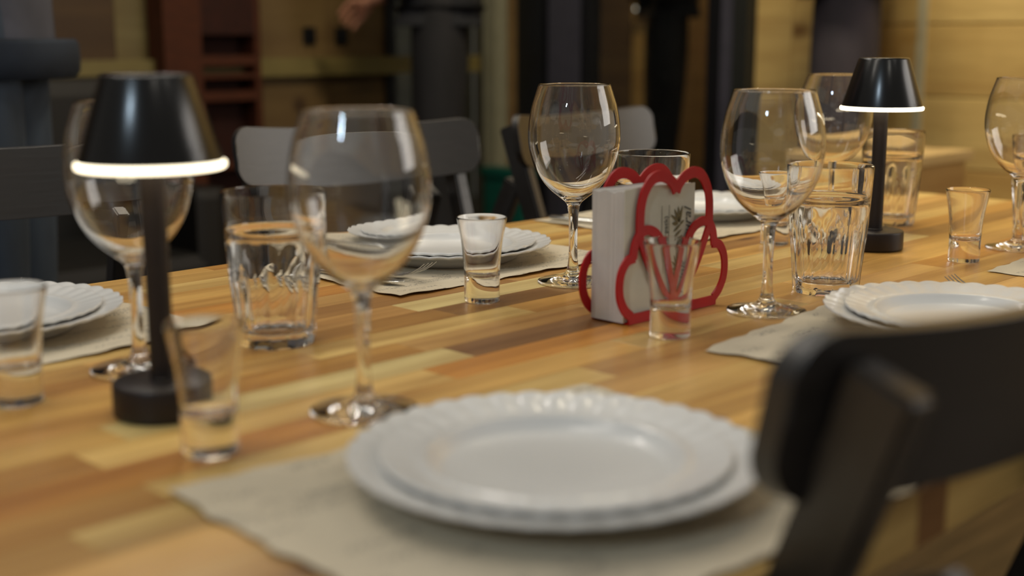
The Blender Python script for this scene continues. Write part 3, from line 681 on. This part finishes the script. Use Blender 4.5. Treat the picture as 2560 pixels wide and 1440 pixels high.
def person(x, y, face, label, top_c, leg_c, shoe_c=(20, 18, 18), arms=None, H=1.0, legs=None, hem=1.12, band=None):
    """face: heading in degrees of the +y axis of the figure; arms: elbow/wrist per side"""
    t = empty('person', (x, y, 0), math.radians(face-90)); t.scale = (H, H, H); tag(t, label, 'person')
    arms = arms or {1: ((0.25, -0.03, 1.18), (0.15, 0.19, 1.22)), -1: ((-0.25, -0.03, 1.18), (-0.15, 0.19, 1.25))}
    legs = legs or {1: ((0.095, 0.015, 0.50), (0.10, -0.02, 0.09)), -1: ((-0.095, 0.015, 0.50), (-0.10, -0.02, 0.09))}
    V = [(0, 0, 0.96), (0, -0.01, 1.12), (0, 0.0, 1.30), (0, -0.005, 1.44), (0, 0.0, 1.51), (0, 0.012, 1.58), (0, 0.015, 1.66), (0, 0.01, 1.73)]
    E = [(i, i+1) for i in range(7)]; Rd = [(0.10, 0.08), (0.11, 0.08), (0.15, 0.11), (0.11, 0.08), (0.056, 0.056), (0.065, 0.08), (0.075, 0.095), (0.05, 0.065)]
    for s in (1, -1):
        kn, an = legs[s]; b = len(V)
        V += [(s*0.09, 0, 0.90), kn, an, (an[0], an[1]+0.13, 0.04)]; E += [(0, b), (b, b+1), (b+1, b+2), (b+2, b+3)]; Rd += [0.070, 0.050, 0.036, (0.036, 0.028)]
        el, wr_ = arms[s]; b = len(V); el_v, w_v = Vector(el), Vector(wr_); d = (w_v-el_v).normalized(); palm = w_v+d*0.055
        V += [(s*0.17, 0, 1.42), el, wr_, tuple(palm)]; E += [(3, b), (b, b+1), (b+1, b+2), (b+2, b+3)]; Rd += [0.060, 0.042, 0.028, (0.030, 0.018)]
        side = d.cross(Vector((1, 0, 0.2))).normalized(); pb = b+3
        for k in range(4):
            off = side*(k-1.5)*0.021; c = len(V); ln = (0.038, 0.043, 0.040, 0.032)[k]
            V += [tuple(palm+off+d*0.035), tuple(palm+off+d*(0.035+ln)+Vector((0, 0, -0.006))), tuple(palm+off+d*(0.035+ln*1.7)+Vector((0, 0, -0.02)))]
            E += [(pb, c), (c, c+1), (c+1, c+2)]; Rd += [0.0095, 0.0085, 0.007]
        c = len(V); V += [tuple(w_v+d*0.04-side*0.036), tuple(w_v+d*0.075-side*0.052)]; E += [(b+2, c), (c, c+1)]; Rd += [0.011, 0.008]
    body = skin_mesh('body', V, E, Rd, [0], m_skin, t)
    # head details
    for s in (1, -1):
        bm = bmesh.new(); bmesh.ops.create_uvsphere(bm, u_segments=12, v_segments=8, radius=0.011); o = obj('eye', bm, m_eye, t, smooth=True); o.location = (s*0.031, 0.097, 1.655)
        bm = bmesh.new(); bmesh.ops.create_uvsphere(bm, u_segments=12, v_segments=8, radius=0.028); bmesh.ops.scale(bm, vec=(0.35, 0.7, 1.1), verts=bm.verts); o = obj('ear', bm, m_skin, t, smooth=True); o.location = (s*0.078, 0.005, 1.64)
    bm = bmesh.new(); bmesh.ops.create_cone(bm, cap_ends=True, segments=10, radius1=0.017, radius2=0.005, depth=0.045); o = obj('nose', bm, m_skin, t, smooth=True); o.location = (0, 0.106, 1.635); o.rotation_euler = (0.35, 0, 0)
    bm = bmesh.new(); bmesh.ops.create_uvsphere(bm, u_segments=12, v_segments=8, radius=0.022); bmesh.ops.scale(bm, vec=(1, 0.4, 0.3), verts=bm.verts); o = obj('mouth', bm, m_lip, t, smooth=True); o.location = (0, 0.092, 1.595)
    bm = bmesh.new(); bmesh.ops.create_uvsphere(bm, u_segments=24, v_segments=16, radius=0.1); bmesh.ops.scale(bm, vec=(0.90, 1.10, 0.95), verts=bm.verts)
    bmesh.ops.delete(bm, geom=[v for v in bm.verts if v.co.z < -0.01 and v.co.y > -0.02 or v.co.z < 0.035 and v.co.y > 0.05 or v.co.z < -0.06], context='VERTS')
    o = obj('hair', bm, m_hair, t, smooth=True); o.location = (0, -0.002, 1.675)
    # clothes
    mt = noise_tint(mat('jacket_cloth', top_c, 0.85), scale=(3, 3, 2), amt=0.22, nscale=3, bump=0.6)
    ml = noise_tint(mat('trouser_cloth', leg_c, 0.85), scale=(6, 6, 2), amt=0.25, nscale=3, bump=0.6)
    V, E, Rd, roots = [], [], [], []
    for s in (1, -1):
        kn, an = legs[s]; b = len(V); roots.append(b)
        V += [(s*0.070, 0, 1.20), (s*0.085, 0, 0.95), ((kn[0]+s*0.092)/2, kn[1]*0.6, 0.68), kn, ((kn[0]+an[0])/2, (kn[1]+an[1])/2, 0.28), (an[0], an[1], 0.07)]
        E += [(b+k, b+k+1) for k in range(5)]; Rd += [(0.095, 0.115), (0.102, 0.118), (0.088, 0.098), 0.070, 0.062, 0.058]
    skin_mesh('trousers', V, E, Rd, roots, ml, t)
    V = [(0, 0, hem), (0, 0, (hem+1.30)/2), (0, 0, 1.30), (0, 0, 1.43), (0, 0, 1.485)]; E = [(i, i+1) for i in range(4)]
    Rd = [(0.190, 0.150), (0.176, 0.136), (0.175, 0.130), (0.13, 0.095), (0.068, 0.066)]
    for s in (1, -1):
        el, wr_ = arms[s]; b = len(V); w2 = Vector(el).lerp(Vector(wr_), 0.92); V += [(s*0.175, 0, 1.415), el, tuple(w2)]; E += [(3, b), (b, b+1), (b+1, b+2)]; Rd += [0.078, 0.058, 0.044]
    skin_mesh('jacket', V, E, Rd, [1], mt, t)
    if band:
        bm = bmesh.new(); lathe(bm, [(1.0, 0), (1.04, 0.01), (1.05, 0.03), (1.04, 0.058), (1.0, 0.066), (0.98, 0.03), (1.0, 0)], 48)
        for v in bm.verts: v.co.x *= 0.196; v.co.y *= 0.160
        o = obj('hem_band', bm, noise_tint(mat('dark_blue_band', band, 0.85), amt=0.15), t, smooth=True); o.location = (0, 0, hem-0.012)
    for s in (1, -1):
        an = legs[s][1]
        bm = bmesh.new(); box(bm, (-0.045, -0.08, 0), (0.045, 0.19, 0.09))
        for v in bm.verts:
            if v.co.z > 0.05 and v.co.y > 0.1: v.co.z = 0.045
        bmesh.ops.bevel(bm, geom=bm.edges[:], offset=0.02, segments=3, affect='EDGES')
        o = obj('shoe', bm, mat('shoe_leather', shoe_c, 0.5), t, smooth=True); o.location = (an[0], an[1], 0)
    return t
person(0.95, 2.225, -40, 'person in a blue-grey work jacket and jeans standing behind the left chair', (84, 86, 98), (56, 68, 84), hem=0.955, band=(26, 36, 50))
person(2.90, 3.18, 135, 'person in black clothes by the far wall reaching out one hand', (10, 10, 16), (24, 22, 24), hem=1.11,
       arms={1: ((0.24, -0.02, 1.15), (0.20, 0.12, 1.18)), -1: ((-0.20, 0.06, 1.21), (-0.12, 0.19, 1.14))},
       legs={1: ((0.10, 0.015, 0.50), (0.12, -0.02, 0.09)), -1: ((-0.10, 0.015, 0.50), (-0.12, -0.02, 0.09))})
person(3.25, 1.89, 122, 'person in dark plum-grey trousers standing against the pine wall', (40, 38, 44), (52, 46, 52), hem=1.26,
       legs={1: ((0.07, 0.015, 0.50), (0.07, -0.02, 0.09)), -1: ((-0.07, 0.015, 0.50), (-0.07, -0.02, 0.09))})
person(4.55, 3.52, 130, 'person in black trousers standing beyond the glazed door', (14, 13, 14), (12, 11, 11), hem=1.21)
# glowing oval added to stand in for a light reflected in the door pane
wl = empty('reflection_glow', (5.54, 4.42, 1.165)); tag(wl, 'small glowing oval standing in for a light reflected in the glazed door', 'lamp')
bm = bmesh.new(); bmesh.ops.create_uvsphere(bm, u_segments=24, v_segments=12, radius=0.075); bmesh.ops.scale(bm, vec=(0.5, 1.1, 0.30), verts=bm.verts); obj('glowing_oval', bm, glow('oval_reflection_glow', (255, 250, 235), 1.2), wl, smooth=True)
bm = bmesh.new(); box(bm, (0.02, -0.05, -0.015), (0.058, 0.05, 0.015)); obj('bracket', bm, m_frame, wl)
